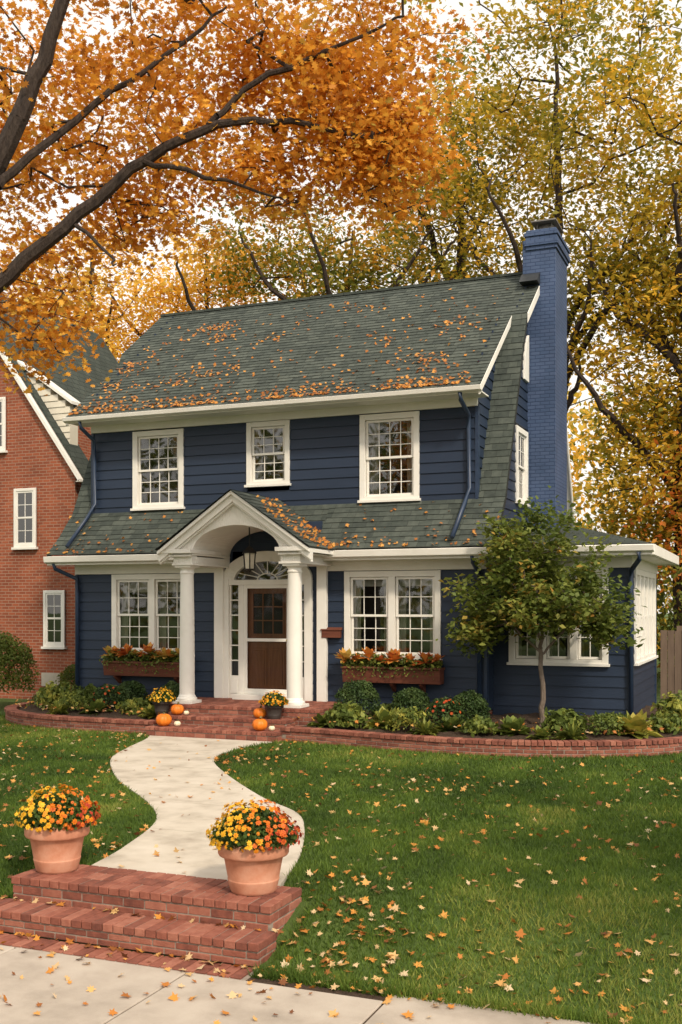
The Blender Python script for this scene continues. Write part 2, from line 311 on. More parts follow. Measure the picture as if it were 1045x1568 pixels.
# ---------------------------------------------------------------- ground
def gh(X,Y):
    s=np.clip((np.asarray(Y,float)+12.05)/1.5,0,1); return -.36+.36*s*s*(3-2*s)+0*np.asarray(X)
xs=np.concatenate([[-400,-150,-60,-30],np.arange(-20,10.1,.5),[20,60,150,400]]); ys=np.concatenate([[-400,-150,-60,-30,-20,-16,-14],np.arange(-12.6,-10,.1),np.arange(-10,14,1.0),[20,60,150,400]])
gx,gy=np.meshgrid(xs,ys); gz=gh(gx,gy); g=MB(); nx=len(xs)
g.V=[(a,b,c) for a,b,c in zip(gx.ravel(),gy.ravel(),gz.ravel())]
for j in range(len(ys)-1):
    for i in range(nx-1): g.F.append((j*nx+i,j*nx+i+1,(j+1)*nx+i+1,(j+1)*nx+i)); g.M.append(0); g.R.append(.5); g.UV.append(None)
g.build('ground',GRND,smooth=True)
m=MB(); m.box(-400,400,-26,-16.2,-.6,-.352); m.build('road',ASPH)
m=MB(); m.box(-400,400,-16.2,-16.03,-.6,-.235); m.build('kerb',CONC2)
m=MB(); x=-60.2
while x<40:
    m.box(x+.008,x+1.512,-13.75,-12.2 if x<-3.6 else -12.06,-.5,-.338,0); x+=1.52
m.build('sidewalk',CONC2,bevel=.008)
m=MB(); m.box(-60.2,40.4,-13.74,-12.07,-.5,-.352); m.build('sidewalk_base',SOIL)
def smooth(pts,n):
    pts=[np.array(p,float) for p in pts]; P=[2*pts[0]-pts[1]]+pts+[2*pts[-1]-pts[-2]]; out=[]
    for i in range(1,len(P)-2):
        for t in np.linspace(0,1,24,endpoint=False):
            a,b,c,d=P[i-1:i+3]; out.append(.5*((2*b)+(-a+c)*t+(2*a-5*b+4*c-d)*t*t+(-a+3*b-3*c+d)*t**3))
    out.append(pts[-1]); out=np.array(out); L=np.concatenate([[0],np.cumsum(np.linalg.norm(np.diff(out,axis=0),axis=1))])
    s=np.linspace(0,L[-1],n); return np.stack([np.interp(s,L,out[:,0]),np.interp(s,L,out[:,1])],1)
LE=[(-10.35,-2.52),(-10.1,-3.1),(-9.75,-4.2),(-9.27,-5.33),(-8.13,-6.85),(-6.85,-8.15),(-6.16,-9.08),(-5.77,-10.27),(-5.62,-11.02)]
RE=[(-7.95,-2.52),(-8.05,-3.1),(-8.05,-4.0),(-7.75,-4.9),(-6.90,-6.04),(-5.75,-7.35),(-4.95,-8.1),(-4.5,-8.9),(-4.06,-10.0),(-3.78,-11.02)]
le=smooth(LE,121); re_=smooth(RE,121); m=MB()
for i in range(120):
    a,b,c,d=le[i],le[i+1],re_[i+1],re_[i]
    if i%20==0 and i>0: 
        a=a+(b-a)*.12; d=d+(c-d)*.12
    m.hexa([(a[0],a[1],-.1),(b[0],b[1],-.1),(c[0],c[1],-.1),(d[0],d[1],-.1),(a[0],a[1],.02),(b[0],b[1],.02),(c[0],c[1],.02),(d[0],d[1],.02)],0,.5)
m.build('garden_path',CONC)
PATH=np.concatenate([le,re_[::-1]])
def brick_block(mb,x0,x1,y0,y1,z0,z1,rowl=.2):
    cap=.062; g=.009
    mb.box(x0+.006,x1-.006,y0+.006,y1,z0,z1-.007,1,.5)
    nr=max(1,round((y1-y0)/rowl)); L=(y1-y0+.012)/nr; nb=round((x1-x0)/.095); W=(x1-x0+.02)/nb
    for j in range(nr):
        for i in range(nb):
            dz=U(-.003,.003); X=x0-.01+i*W; Y=y0-.012+j*L
            mb.box(X+g/2,X+W-g/2,Y+(0 if j==0 else g/2),Y+L-g/2,z1-cap,z1+dz,0)
    zt=z1-cap-g; nc=max(1,round((zt-z0)/.068)); hh=(zt-z0)/nc
    for c in range(nc):
        za=z0+c*hh+g/2; zb=z0+(c+1)*hh-g/2; X=x0-(.1 if c%2 else 0)
        while X<x1:
            a=max(X+g/2,x0); b=min(X+.2-g/2,x1)
            if b-a>.02: mb.box(a,b,y0+U(-.002,.002),y0+.05,za,zb,0)
            X+=.2
        Y=y0+.055-(.1 if c%2 else 0)
        while Y<y1:
            a=max(Y+g/2,y0+.055); b=min(Y+.2-g/2,y1)
            if b-a>.02:
                mb.box(x1-.05,x1+U(-.002,.002),a,b,za,zb,0); mb.box(x0+U(-.002,.002),x0+.05,a,b,za,zb,0)
            Y+=.2
m=MB(); brick_block(m,-6.0,-3.58,-11.6,-11.02,-.34,.025); brick_block(m,-6.12,-3.52,-11.93,-11.615,-.34,-.16,.3); m.build('brick_steps',[BRK,MORT],bevel=.005)
m=MB(); x=-6.6
m.box(-6.6,-3.5,-12.19,-11.945,-.45,-.345,1)
while x<-3.55:
    m.box(x+.005,x+.09,-12.18,-11.95,-.42,-.334+U(-.002,.003),0); x+=.096
m.build('brick_paving_strip',[BRK,MORT],bevel=.004)
def curb(pts,name):
    P=smooth(pts,400); L=np.concatenate([[0],np.cumsum(np.linalg.norm(np.diff(P,axis=0),axis=1))]); tot=L[-1]; m=MB()
    def at(s):
        s=min(max(s,0),tot); x=np.interp(s,L,P[:,0]); y=np.interp(s,L,P[:,1]); e=.02; x2=np.interp(s+e,L,P[:,0]);y2=np.interp(s+e,L,P[:,1]); x1=np.interp(s-e,L,P[:,0]);y1=np.interp(s-e,L,P[:,1])
        return x,y,math.atan2(y2-y1,x2-x1)
    n=int(tot/.098)
    for i in range(n):
        x,y,a=at((i+.5)*tot/n); m.obox((x,y,.215+U(-.003,.003)),(tot/n-.009,.235,.065),a,0)
        m.obox((x,y,.09),(tot/n+.01,.175,.19),a,1,.5)
    for c in range(3):
        n=int(tot/.2)
        for i in range(n):
            x,y,a=at((i+.5+(.5 if c%2 else 0))*tot/n); m.obox((x,y,.03+c*.06),(tot/n-.011,.19,.05),a,0)
    m.build(name,[BRK,MORT],bevel=.004)
RB=[(-7.88,-2.2),(-7.0,-2.3),(-5.8,-2.55),(-4.5,-2.68),(-3.3,-2.5),(-2.3,-2.05),(-1.5,-1.35),(-.95,-.2),(-.7,1.5)]
LB=[(-10.42,-2.2),(-11.6,-2.2),(-12.8,-2.1),(-13.9,-1.7),(-14.7,-.9),(-15.0,.2),(-14.9,1.6)]
curb(RB,'brick_garden_edging'); curb(LB,'brick_garden_edging')
def bed(pts,back,name):
    P=smooth(pts,60); B=smooth(back,60); m=MB(); K=8
    def q(i,j):
        f=j/K; a=P[i]*(1-f)+B[i]*f; return (a[0],a[1],.17+.2*f+.02*math.sin(i*1.7+j*2.3))
    for i in range(59):
        for j in range(K): m.poly([q(i,j),q(i+1,j),q(i+1,j+1),q(i,j+1)],0)
    m.build(name,SOIL,smooth=True)
bed(RB,[(-7.46,-.0),(-6.5,.02),(-5.2,.02),(-4.7,.1),(-4,.52),(-3.2,.52),(-2.4,.55),(-2.38,1.2),(-2.38,3)],'garden_bed')
bed(LB,[(-10.74,0),(-11.8,.02),(-12.6,.02),(-13.2,.02),(-13.7,.1),(-13.85,.8),(-13.85,1.6)],'garden_bed')
def pip(X,Y,poly):
    ins=np.zeros(len(X),bool); n=len(poly); j=n-1
    for i in range(n):
        xi,yi=poly[i]; xj,yj=poly[j]
        c=((yi>Y)!=(yj>Y))&(X<(xj-xi)*(Y-yi)/(yj-yi+1e-12)+xi); ins^=c; j=i
    return ins
RBp=np.concatenate([smooth(RB,60)+np.array([0,-.1]),[(-.6,3),(-8,3)]]); LBp=np.concatenate([smooth(LB,60)+np.array([-.05,-.1]),[(-14.9,3),(-10,3)]])
def blocked(X,Y,pathtoo=True):
    b=pip(X,Y,RBp)|pip(X,Y,LBp)|((X>-10.5)&(X<-7.8)&(Y>-2.55))|((X>-6.15)&(X<-3.5)&(Y<-11.02))|(Y<-12.1)
    if pathtoo: b|=pip(X,Y,PATH)
    return b
def vnoise(X,Y,sc,seed):
    r=np.random.default_rng(seed); G=r.random((64,64)); x=(X*sc)%64; y=(Y*sc)%64; i=x.astype(int);j=y.astype(int); fx=x-i;fy=y-j; fx=fx*fx*(3-2*fx);fy=fy*fy*(3-2*fy)
    i%=64;j%=64;i1=(i+1)%64;j1=(j+1)%64
    return (G[i,j]*(1-fx)+G[i1,j]*fx)*(1-fy)+(G[i,j1]*(1-fx)+G[i1,j1]*fx)*fy
def grass(n,x0,x1,y0,y1,hh,w):
    X=rng.uniform(x0,x1,n); Y=rng.uniform(y0,y1,n); k=~blocked(X,Y); X=X[k];Y=Y[k]; n=len(X); Z=gh(X,Y)-.005
    f1=vnoise(X,Y,.55,1); f2=vnoise(X,Y,1.7,2); f3=vnoise(X,Y,5.0,3)
    a=rng.uniform(0,2*np.pi,n); w_=w*(.6+.8*rng.random(n)); H=hh*(.5+.9*rng.random(n))*(.75+.5*f3); lx=rng.normal(size=n)*.45*H; ly=rng.normal(size=n)*.45*H
    dx=np.cos(a)*w_/2; dy=np.sin(a)*w_/2
    V=np.stack([np.stack([X-dx,Y-dy,Z],1),np.stack([X+dx,Y+dy,Z],1),np.stack([X+lx,Y+ly,Z+H],1)],1)
    lf=.45*f1+.33*f2+.22*f3
    return V.reshape(-1,3),np.clip(.5+(lf-.5)*1.9*.75+(rng.random(n)-.5)*.55,0,1)
a=[grass(210000,-9,3.5,-12.08,-8,.05,.010),grass(190000,-15.5,3.5,-8,-4,.05,.014),grass(100000,-17,3,-4,-.5,.055,.018),grass(20000,-11,-5.9,-12.08,-10.5,.05,.011),
   grass(9000,-3.5,3,-12.1,-11.95,.075,.011)]
npmesh('lawn_grass',np.concatenate([q[0] for q in a]),3,GRASS,np.concatenate([q[1] for q in a]))
def fallen(n,x0,x1,y0,y1,pw=1.0):
    X=rng.uniform(x0,x1,n); Y=rng.uniform(y0,y1,n)
    f=vnoise(X,Y,1.3,5); k=rng.random(n)<(.35+.65*f**1.5); return X[k],Y[k]
LX=[];LY=[]
for q in [(1350,-9,3.5,-12.05,-8),(500,-3.9,0,-12.1,-11.0),(1150,-9,2,-8,-4.5),(800,-14,1,-4.5,-1.8),(1700,-15,-7,-9,-2),(240,-8,-5.6,-12.05,-9.5),(200,-3.8,-2.6,-12.1,-10.3)]:
    a,b=fallen(*q); LX.append(a);LY.append(b)
LX=np.concatenate(LX);LY=np.concatenate(LY); k=~blocked(LX,LY); LX=LX[k];LY=LY[k]; C=np.stack([LX,LY,gh(LX,LY)+rng.uniform(.015,.045,len(LX))],1)
X=rng.uniform(-10,-3.8,900);Y=rng.uniform(-11,-2.6,900);k=pip(X,Y,PATH)&(rng.random(900)<.28);C2=np.stack([X[k],Y[k],np.full(k.sum(),.03)],1)
X=rng.uniform(-7.2,0,230);Y=-12.1-rng.random(230)**1.8*1.2; C3=np.stack([X,Y,np.full(230,-.325)],1)
X=rng.uniform(-6.5,-3.4,110);Y=np.where(rng.random(110)<.5,-11.96-rng.random(110)*.06,-11.62-rng.random(110)*.05); C4=np.stack([X,Y,np.where(Y<-11.9,-.32,-.15)],1)
X=rng.uniform(-15,-.8,500);Y=rng.uniform(-2.3,-.3,500);k=pip(X,Y,RBp)|pip(X,Y,LBp);C5=np.stack([X[k],Y[k],np.full(k.sum(),.36)],1)
C=np.concatenate([C,C2,C3,C4,C5]); scatter('fallen_leaves',C,.04+.06*rng.random(len(C))**1.3,MAPLE,FALL,rng.random(len(C)),nrm=np.array([[0,0,1.]]),jit=.4)

# ---------------------------------------------------------------- house
H=empty('dutch_colonial_house',(-9.3,0,0))
def hb(mb,name,mats,smooth=False,bevel=0):
    o=mb.build(name,mats,None,smooth,bevel); o.parent=H; o.matrix_parent_inverse=Matrix.Translation((9.3,0,0)); return o
def fr(kind,o):
    if kind=='F': return lambda u,v,w:(u,o-w,v)
    if kind=='R': return lambda u,v,w:(o+w,u,v)
    if kind=='L': return lambda u,v,w:(o-w,-u,v)
def lbox(mb,f,u0,u1,v0,v1,w0,w1,m=0,r=None):
    mb.hexa([f(u0,v0,w1),f(u1,v0,w1),f(u1,v0,w0),f(u0,v0,w0),f(u0,v1,w1),f(u1,v1,w1),f(u1,v1,w0),f(u0,v1,w0)],m,r)
def boards(mb,f,z0,z1,interval,opens,exp=.2,m=0):
    n=max(1,round((z1-z0)/exp)); hh=(z1-z0)/n
    for i in range(n):
        za=z0+i*hh; zb=za+hh; iv=interval((za+zb)/2)
        if iv is None: continue
        segs=[iv]
        for (a,b,c,d) in opens:
            if c<zb-.03 and d>za+.03:
                ns=[]
                for s in segs:
                    if b<=s[0] or a>=s[1]: ns.append(s); continue
                    if a>s[0]: ns.append((s[0],a))
                    if b<s[1]: ns.append((b,s[1]))
                segs=ns
        for a,b in segs:
            if b-a<.01: continue
            cuts=[a]; 
            while b-cuts[-1]>4.5: cuts.append(cuts[-1]+U(2.2,4))
            cuts.append(b)
            for p,q in zip(cuts[:-1],cuts[1:]):
                e=.0015; r=random.random(); k=U(-.002,.002)
                mb.hexa([f(p+e,za+k,.028),f(q-e,za-k,.028),f(q-e,za,-.02),f(p+e,za,-.02),f(p+e,zb+.004,.006),f(q-e,zb+.004,.006),f(q-e,zb+.004,-.02),f(p+e,zb+.004,-.02)],m,r)
WT=MB();WG=MB();WI=MB()
def sash(f,u0,u1,v0,v1,cols,rows,w):
    s=.045
    lbox(WT,f,u0,u0+s,v0,v1,w-.03,w);lbox(WT,f,u1-s,u1,v0,v1,w-.03,w);lbox(WT,f,u0+s,u1-s,v0,v0+s,w-.03,w);lbox(WT,f,u0+s,u1-s,v1-s,v1,w-.03,w)
    for i in range(1,cols):
        x=u0+s+(u1-u0-2*s)*i/cols; lbox(WT,f,x-.008,x+.008,v0+s,v1-s,w-.022,w-.004)
    for i in range(1,rows):
        z=v0+s+(v1-v0-2*s)*i/rows; lbox(WT,f,u0+s,u1-s,z-.008,z+.008,w-.023,w-.005)
    g=w-.016; WG.poly([f(u0+s,v0+s,g),f(u1-s,v0+s,g),f(u1-s,v1-s,g),f(u0+s,v1-s,g)])
def window(f,u0,u1,v0,v1,units=1,cols=3,rows=2,cas=.11,curt=True,rows2=None,shade=.0):
    P=.055
    lbox(WT,f,u0,u0+cas,v0,v1,-.1,P);lbox(WT,f,u1-cas,u1,v0,v1,-.1,P);lbox(WT,f,u0+cas,u1-cas,v1-cas,v1,-.1,P-.003);lbox(WT,f,u0+cas,u1-cas,v0,v0+cas*.75,-.1,P-.003)
    lbox(WT,f,u0-.03,u1+.03,v0-.035,v0+.015,.0,P+.04)
    iu0=u0+cas;iu1=u1-cas;iv0=v0+cas*.75;iv1=v1-cas; mul=.13; W=(iu1-iu0-(units-1)*mul)/units
    for k in range(units):
        a=iu0+k*(W+mul);b=a+W
        if k>0: lbox(WT,f,a-mul,a,iv0,iv1,-.1,P-.006)
        mid=(iv0+iv1)/2
        sash(f,a+.01,b-.01,mid-.02,iv1-.005,cols,rows,.012); sash(f,a+.01,b-.01,iv0+.005,mid+.025,cols,rows2 or rows,-.022)
        if curt:
            for c0,c1 in((a,a+W*.2),(b-W*.2,b)):
                n=6
                for i in range(n):
                    p=c0+(c1-c0)*i/n;q=c0+(c1-c0)*(i+1)/n
                    WI.poly([f(p,iv0,-.16-.03*(i%2)),f(q,iv0,-.16-.03*((i+1)%2)),f(q,iv1,-.16-.03*((i+1)%2)),f(p,iv1,-.16-.03*(i%2))],1)
        if shade>0: WI.poly([f(a,iv1-(iv1-iv0)*shade,-.13),f(b,iv1-(iv1-iv0)*shade,-.13),f(b,iv1,-.13),f(a,iv1,-.13)],1)
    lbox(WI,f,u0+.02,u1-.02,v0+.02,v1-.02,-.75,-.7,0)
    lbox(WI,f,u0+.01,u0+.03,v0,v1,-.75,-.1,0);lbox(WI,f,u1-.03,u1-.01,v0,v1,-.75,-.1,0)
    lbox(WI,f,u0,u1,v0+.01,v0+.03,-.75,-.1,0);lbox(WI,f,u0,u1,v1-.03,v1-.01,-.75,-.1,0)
    return (u0+.01,u1-.01,v0+.01,v1-.01)
XL,XR=-13.72,-4.88; DXL,DXR=-13.6,-5.15; RXL,RXR=-14.12,-4.62
BRY,BRZ=2.27,8.16; RY,RZ=4.05,9.5; EY,EZ=-.22,6.28
FL=fr('F',0.0); FU=fr('F',.4); FRt=fr('R',XR); FDr=fr('R',DXR); FW=fr('F',.5); FWs=fr('R',-2.41)
op=[window(FL,-12.83,-10.9,1.33,2.98,2,3,2,shade=.18,rows2=3),window(FL,-7.62,-5.72,1.33,2.98,2,3,2,shade=.12,rows2=3)]
op.append((-10.22,-8.28,.4,2.82)); op.append((-10.02,-8.48,2.8,3.25))
S=MB()
boards(S,FL,.42,3.22,lambda z:(XL,XR),op)
boards(S,FL,3.22,3.95,lambda z:(-10.25,-8.09),[(-10.02,-8.48,3.0,3.3)])
opu=[window(FU,-12.58,-11.36,4.36,5.99,1,4,3,rows2=3,curt=False),window(FU,-9.9,-8.95,4.74,6.01,1,3,3,rows2=3,cas=.1),window(FU,-7.46,-6.26,4.34,6.0,1,4,3,rows2=3)]
boards(S,FU,4.22,6.02,lambda z:(DXL,DXR),opu)
def yg(z):
    if z<3.36: return 0.0
    pts=[(-.5,3.36),(-.05,3.78),(.4,4.3),(BRY,BRZ),(RY,RZ)]
    return float(np.interp(z,[p[1] for p in pts],[p[0] for p in pts]))
def gab(z):
    if z>RZ-.1: return None
    a=max(0.0,yg(z)+.06); return (a,8.1-a)
opg=[window(FRt,2.3,3.32,4.42,5.95,1,2,2,curt=False),window(FRt,5.1,6.1,4.42,5.95,1,2,2,curt=False)]
boards(S,FRt,.42,9.4,gab,opg)
boards(S,fr('L',XL),.42,9.4,lambda z:(lambda g:None if g is None else (-g[1],-g[0]))(gab(z)),[])
def dorm(z):
    a=.4 if z<6.75 else EY+(z-EZ)*(RY-EY)/(RZ-EZ)+.05; b=yg(z); return (a,b) if b-a>.05 else None
boards(S,FDr,4.3,8.1,dorm,[]); boards(S,fr('L',DXL),4.3,8.1,lambda z:(lambda g:None if g is None else (-g[1],-g[0]))(dorm(z)),[])
opw=[window(FW,-4.57,-2.78,1.28,3.0,3,2,2)]; boards(S,FW,.3,3.22,lambda z:(XR,-2.41),opw)
opws=[window(FWs,.95,4.35,1.28,3.0,5,2,2,curt=False)]; boards(S,FWs,.3,3.22,lambda z:(.5,4.6),opws)
hb(S,'clapboard_siding',NAVY)
B=MB(); B.box(XL,XR,8.1,8.2,.3,4.2);B.box(XR,-2.41,4.6,4.7,.2,3.3); B.prism([(7.6,4.2),(7.9,4.2),(5.9,8.0),(5.6,8.0)],XL,XR); hb(B,'rear_wall',NAVYT)
B=MB(); B.box(XL+.03,XR-.01,.03,8.1,-.1,.44);B.box(XR-.01,-2.44,.53,4.6,-.1,.32); hb(B,'foundation',RBRICK)
T=MB()
for x in (XL,XR-.0): T.box(x-.03,x+.03,-.032,.09,.4,3.2)
for x in (DXL,DXR): T.box(x-.03,x+.03,.368,.48,4.3,6.05)
T.box(-2.44,-2.378,.468,.6,.28,3.2); T.box(XL,XR,-.04,-.0,.36,.42); T.box(XR,-2.38,.46,.5,.24,.3)
T.box(-2.42,-2.37,4.5,4.62,.28,3.2)
hb(T,'corner_boards',NAVYT)
RS=MB()
def shingles(pa,pb,x0,x1,exp=.145,tilt=.014):
    (ya,za),(yb,zb)=pa,pb; L=math.hypot(yb-ya,zb-za); n=max(1,round(L/exp)); d=((yb-ya)/L,(zb-za)/L); nn=(-d[1],d[0]); e=L/n
    if nn[1]<0: nn=(-nn[0],-nn[1])
    RS.poly([(x0,ya,za),(x1,ya,za),(x1,yb,zb),(x0,yb,zb)],1)
    for i in range(n):
        s0=i*e; s1=min(L,s0+e*1.15)
        x=x0-U(0,.2)
        while x<x1:
            w=U(.14,.34); a=max(x,x0); b=min(x+w-.005,x1); x+=w
            if b-a<.02: continue
            t0=tilt+U(0,.006); so=s0+U(-.006,.006)
            A=(ya+d[0]*so+nn[0]*t0,za+d[1]*so+nn[1]*t0); Bq=(ya+d[0]*s1+nn[0]*.004,za+d[1]*s1+nn[1]*.004); Cq=(ya+d[0]*so+nn[0]*.001,za+d[1]*so+nn[1]*.001)
            r=random.random()
            RS.poly([(a,)+A,(b,)+A,(b,)+Bq,(a,)+Bq],0,r); RS.poly([(a,)+Cq,(b,)+Cq,(b,)+A,(a,)+A],0,r*.4)
shingles((EY,EZ),(BRY,BRZ),DXL-.25,DXR+.22); shingles((BRY,BRZ),(RY,RZ),RXL,RXR)
pcx=-9.17
for (pa,pb) in (((-.5,3.38),(-.05,3.8)),((-.05,3.8),(.4,4.32))):
    for a,b in ((RXL,pcx-1.1),(pcx+1.1,RXR)): shingles(pa,pb,a,b)
shingles((.0,3.85),(.4,4.32),pcx-1.1,pcx+1.1)
shingles((.4,4.32),(BRY,BRZ),DXR,RXR); shingles((.4,4.32),(BRY,BRZ),RXL,DXL)
for a,b in (((-.5,3.36),(-.05,3.78)),((-.05,3.78),(.4,4.3)),((.4,4.3),(BRY,BRZ))):
    for x0,x1 in ((RXR-.03,RXR+.006),(RXL-.006,RXL+.03)): RS.prism([(a[0]+.05,a[1]-.05),(b[0]+.05,b[1]-.05),(b[0],b[1]),(a[0],a[1])],x0,x1,1)
hb(RS,'roof_shingles',[SHING,UNDER])
RB_=MB(); my=lambda p:(8.1-p[0],p[1])
bk=[(RY,RZ),my((BRY,BRZ)),my((.4,4.32)),my((-.05,3.8)),my((-.5,3.38))]
v=0
for a,b in zip(bk[:-1],bk[1:]):
    L=math.hypot(b[0]-a[0],b[1]-a[1]); RB_.poly([(RXR,a[0],a[1]),(RXL,a[0],a[1]),(RXL,b[0],b[1]),(RXR,b[0],b[1])],0,.5,[(RXR,v),(RXL,v),(RXL,v+L),(RXR,v+L)]); v+=L
RB_.box(RXL,RXR,RY-.1,RY+.1,RZ-.03,RZ+.025)
ex0,ex1,ey0,ey1,ez,rz=XR,-2.0,.08,5.0,3.40,3.9; ry=(ey0+ey1)/2; rx=-3.7
def rp(pts):
    o=Vector(pts[0]); e=(Vector(pts[1])-o).normalized(); nn=e.cross(Vector(pts[2])-o).normalized(); f=nn.cross(e)
    RB_.poly(pts,0,.5,[((Vector(p)-o).dot(e),(Vector(p)-o).dot(f)) for p in pts])
rp([(ex0,ey0,ez),(ex1,ey0,ez),(rx,ry,rz),(ex0,ry,rz)]); rp([(ex1,ey0,ez),(ex1,ey1,ez),(rx,ry,rz)]); rp([(ex1,ey1,ez),(ex0,ey1,ez),(ex0,ry,rz),(rx,ry,rz)])
hb(RB_,'roof_slopes',SHTEX)
T=MB()
T.box(DXL-.02,DXR+.02,.34,.4,6.02,6.2); T.box(DXL-.25,DXR+.22,-.17,.4,6.17,6.2); T.box(DXL-.27,DXR+.24,-.2,-.15,6.15,6.27); 
T.prism([(-.2,6.16),(-.29,6.19),(-.31,6.27),(-.2,6.27)],DXL-.28,DXR+.25)
for a,b in ((XL-.02,pcx-1.1),(pcx+1.1,XR+.02)): T.box(a,b,-.06,0,2.99,3.2)
for a,b in ((RXL,pcx-1.3),(pcx+1.3,RXR)):
    T.box(a,b,-.46,-.0,3.19,3.22); T.box(a-.0,b,-.5,-.45,3.17,3.36); T.prism([(-.5,3.2),(-.58,3.23),(-.6,3.35),(-.5,3.35)],a-.02,b+.01)
T.box(XR+.03,-2.36,.44,.5,3.0,3.2);T.box(-2.41,-2.35,.5,4.6,3.0,3.2);T.box(XR+.27,ex1,ey0,4.95,3.19,3.215);T.box(XR+.27,ex1+.02,ey0-.05,ey0,3.2,3.385);T.box(ex1,ex1+.05,ey0,ey1,3.2,3.385)
T.prism([(ey0-.05,3.24),(ey0-.12,3.27),(ey0-.14,3.37),(ey0-.05,3.37)],XR+.27,ex1+.05)
def rake(x0,x1,pts,hgt=.17):
    for a,b in zip(pts[:-1],pts[1:]):
        T.prism([(a[0],a[1]-hgt),(b[0],b[1]-hgt),(b[0],b[1]-.004),(a[0],a[1]-.004)],x0,x1)
rake(DXR+.18,DXR+.225,[(EY,EZ),(BRY+.05,BRZ+.035)]); rake(DXL-.255,DXL-.2,[(EY,EZ),(BRY,BRZ)])
full=[(BRY,BRZ),(RY,RZ)]+bk[1:]
rake(RXR-.03,RXR+.012,full,.2); rake(RXL-.012,RXL+.03,full,.2)
for a,b in zip(full[:-1],full[1:]): T.prism([(a[0],a[1]-.14),(b[0],b[1]-.14),(b[0],b[1]-.1),(a[0],a[1]-.1)],XR,RXR-.03)
T.prism([(2.95,7.0),(3.38,7.0),(3.38,8.0),(3.2,7.85),(3.02,7.5)],XR,XR+.06)
hb(T,'white_cornice_trim',WHITE,bevel=.006)
D=MB(); dcx=-9.25
for s in(-1,1):
    xa=dcx+s*.97; xb=dcx+s*.82; D.box(min(xa,xb),max(xa,xb),-.09,.05,.5,2.86)
    xa=dcx+s*.60; xb=dcx+s*.50; D.box(min(xa,xb),max(xa,xb),-.06,.05,.6,2.74)
    xa=dcx+s*.82; xb=dcx+s*.60; lo,hi=min(xa,xb),max(xa,xb)
    D.box(lo,hi,-.05,.04,.5,.95); D.box(lo+.03,hi-.03,-.062,-.05,.6,.88)
    for i in range(1,6):
        z=.95+1.79*i/6; D.box(lo,hi,-.03,.0,z-.012,z+.012)
    D.box(lo,lo+.03,-.04,.02,.95,2.74);D.box(hi-.03,hi,-.04,.02,.95,2.74)
D.box(dcx-.82,dcx+.82,-.08,.05,2.74,2.84)
for a,b,c,d in ((-.5,-.43,.6,2.74),(.43,.5,.6,2.74),(-.43,.43,2.67,2.74),(-.43,.43,.6,.70),(-.43,.43,1.63,1.69)): D.box(dcx+a,dcx+b,-.055,-.01,c,d)
n=20; R0x,R0z=.70,.36; R1x,R1z=.97,.56
for i in range(n):
    t0=math.pi*i/n;t1=math.pi*(i+1)/n
    pr=[(dcx+R0x*math.cos(t0),2.84+R0z*math.sin(t0)),(dcx+R1x*math.cos(t0),2.84+R1z*math.sin(t0)),(dcx+R1x*math.cos(t1),2.84+R1z*math.sin(t1)),(dcx+R0x*math.cos(t1),2.84+R0z*math.sin(t1))]
    D.prismy(pr,-.085,.03)
    pr=[(dcx+.2*math.cos(t0),2.84+.11*math.sin(t0)),(dcx+.23*math.cos(t0),2.84+.13*math.sin(t0)),(dcx+.23*math.cos(t1),2.84+.13*math.sin(t1)),(dcx+.2*math.cos(t1),2.84+.11*math.sin(t1))]
    D.prismy(pr,-.03,.0)
for i in range(1,8):
    t=math.pi*i/8; a=Vector((dcx+.21*math.cos(t),-.015,2.84+.12*math.sin(t)));b=Vector((dcx+.72*math.cos(t),-.015,2.84+.37*math.sin(t))); D.tube([a,b],.011,6)
hb(D,'door_surround',WHITE,bevel=.004)
D=MB(); D.box(dcx-.45,dcx+.45,.03,.08,.6,2.7,0)
for c,d in((.72,1.5),):
    for a,b in((-.36,-.03),(.03,.36)):
        D.box(dcx+a,dcx+b,.015,.03,c,d,0); D.box(dcx+a+.05,dcx+b-.05,.003,.015,c+.05,d-.05,0)
D.box(dcx-.33,dcx+.33,.02,.03,1.78,2.58,2)
for i in range(4): D.box(dcx-.33+.22*i-.012,dcx-.33+.22*i+.012,.005,.02,1.76,2.6,0)
for i in range(4): D.box(dcx-.34,dcx+.34,.003,.02,1.77+.27*i-.012,1.77+.27*i+.012,0)
D.tube([(dcx+.46,-.07,1.55),(dcx+.46,-.07,1.42)],.012,8,1); D.tube([(dcx+.46,-.05,1.66),(dcx+.46,-.085,1.66)],.03,12,1)
hb(D,'front_door',[DOORW,BRASS,DARK],bevel=.003)
G2=MB(); G2.poly([(dcx-.43,-.03,.72),(dcx+.43,-.03,.72),(dcx+.43,-.03,2.66),(dcx-.43,-.03,2.66)]); hb(G2,'storm_door_glass',GLASS2)
for s in(-1,1): 
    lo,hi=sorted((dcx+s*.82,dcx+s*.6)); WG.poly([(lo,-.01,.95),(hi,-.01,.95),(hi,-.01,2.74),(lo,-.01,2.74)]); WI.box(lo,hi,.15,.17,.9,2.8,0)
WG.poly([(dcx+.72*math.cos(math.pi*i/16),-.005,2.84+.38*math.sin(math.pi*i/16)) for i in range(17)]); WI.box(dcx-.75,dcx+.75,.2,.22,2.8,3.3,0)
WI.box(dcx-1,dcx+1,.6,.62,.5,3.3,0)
hb(WT,'window_frames',WHITE,bevel=.003);hb(WG,'window_glass',GLASS);hb(WI,'window_interiors',[DARK,CURT])
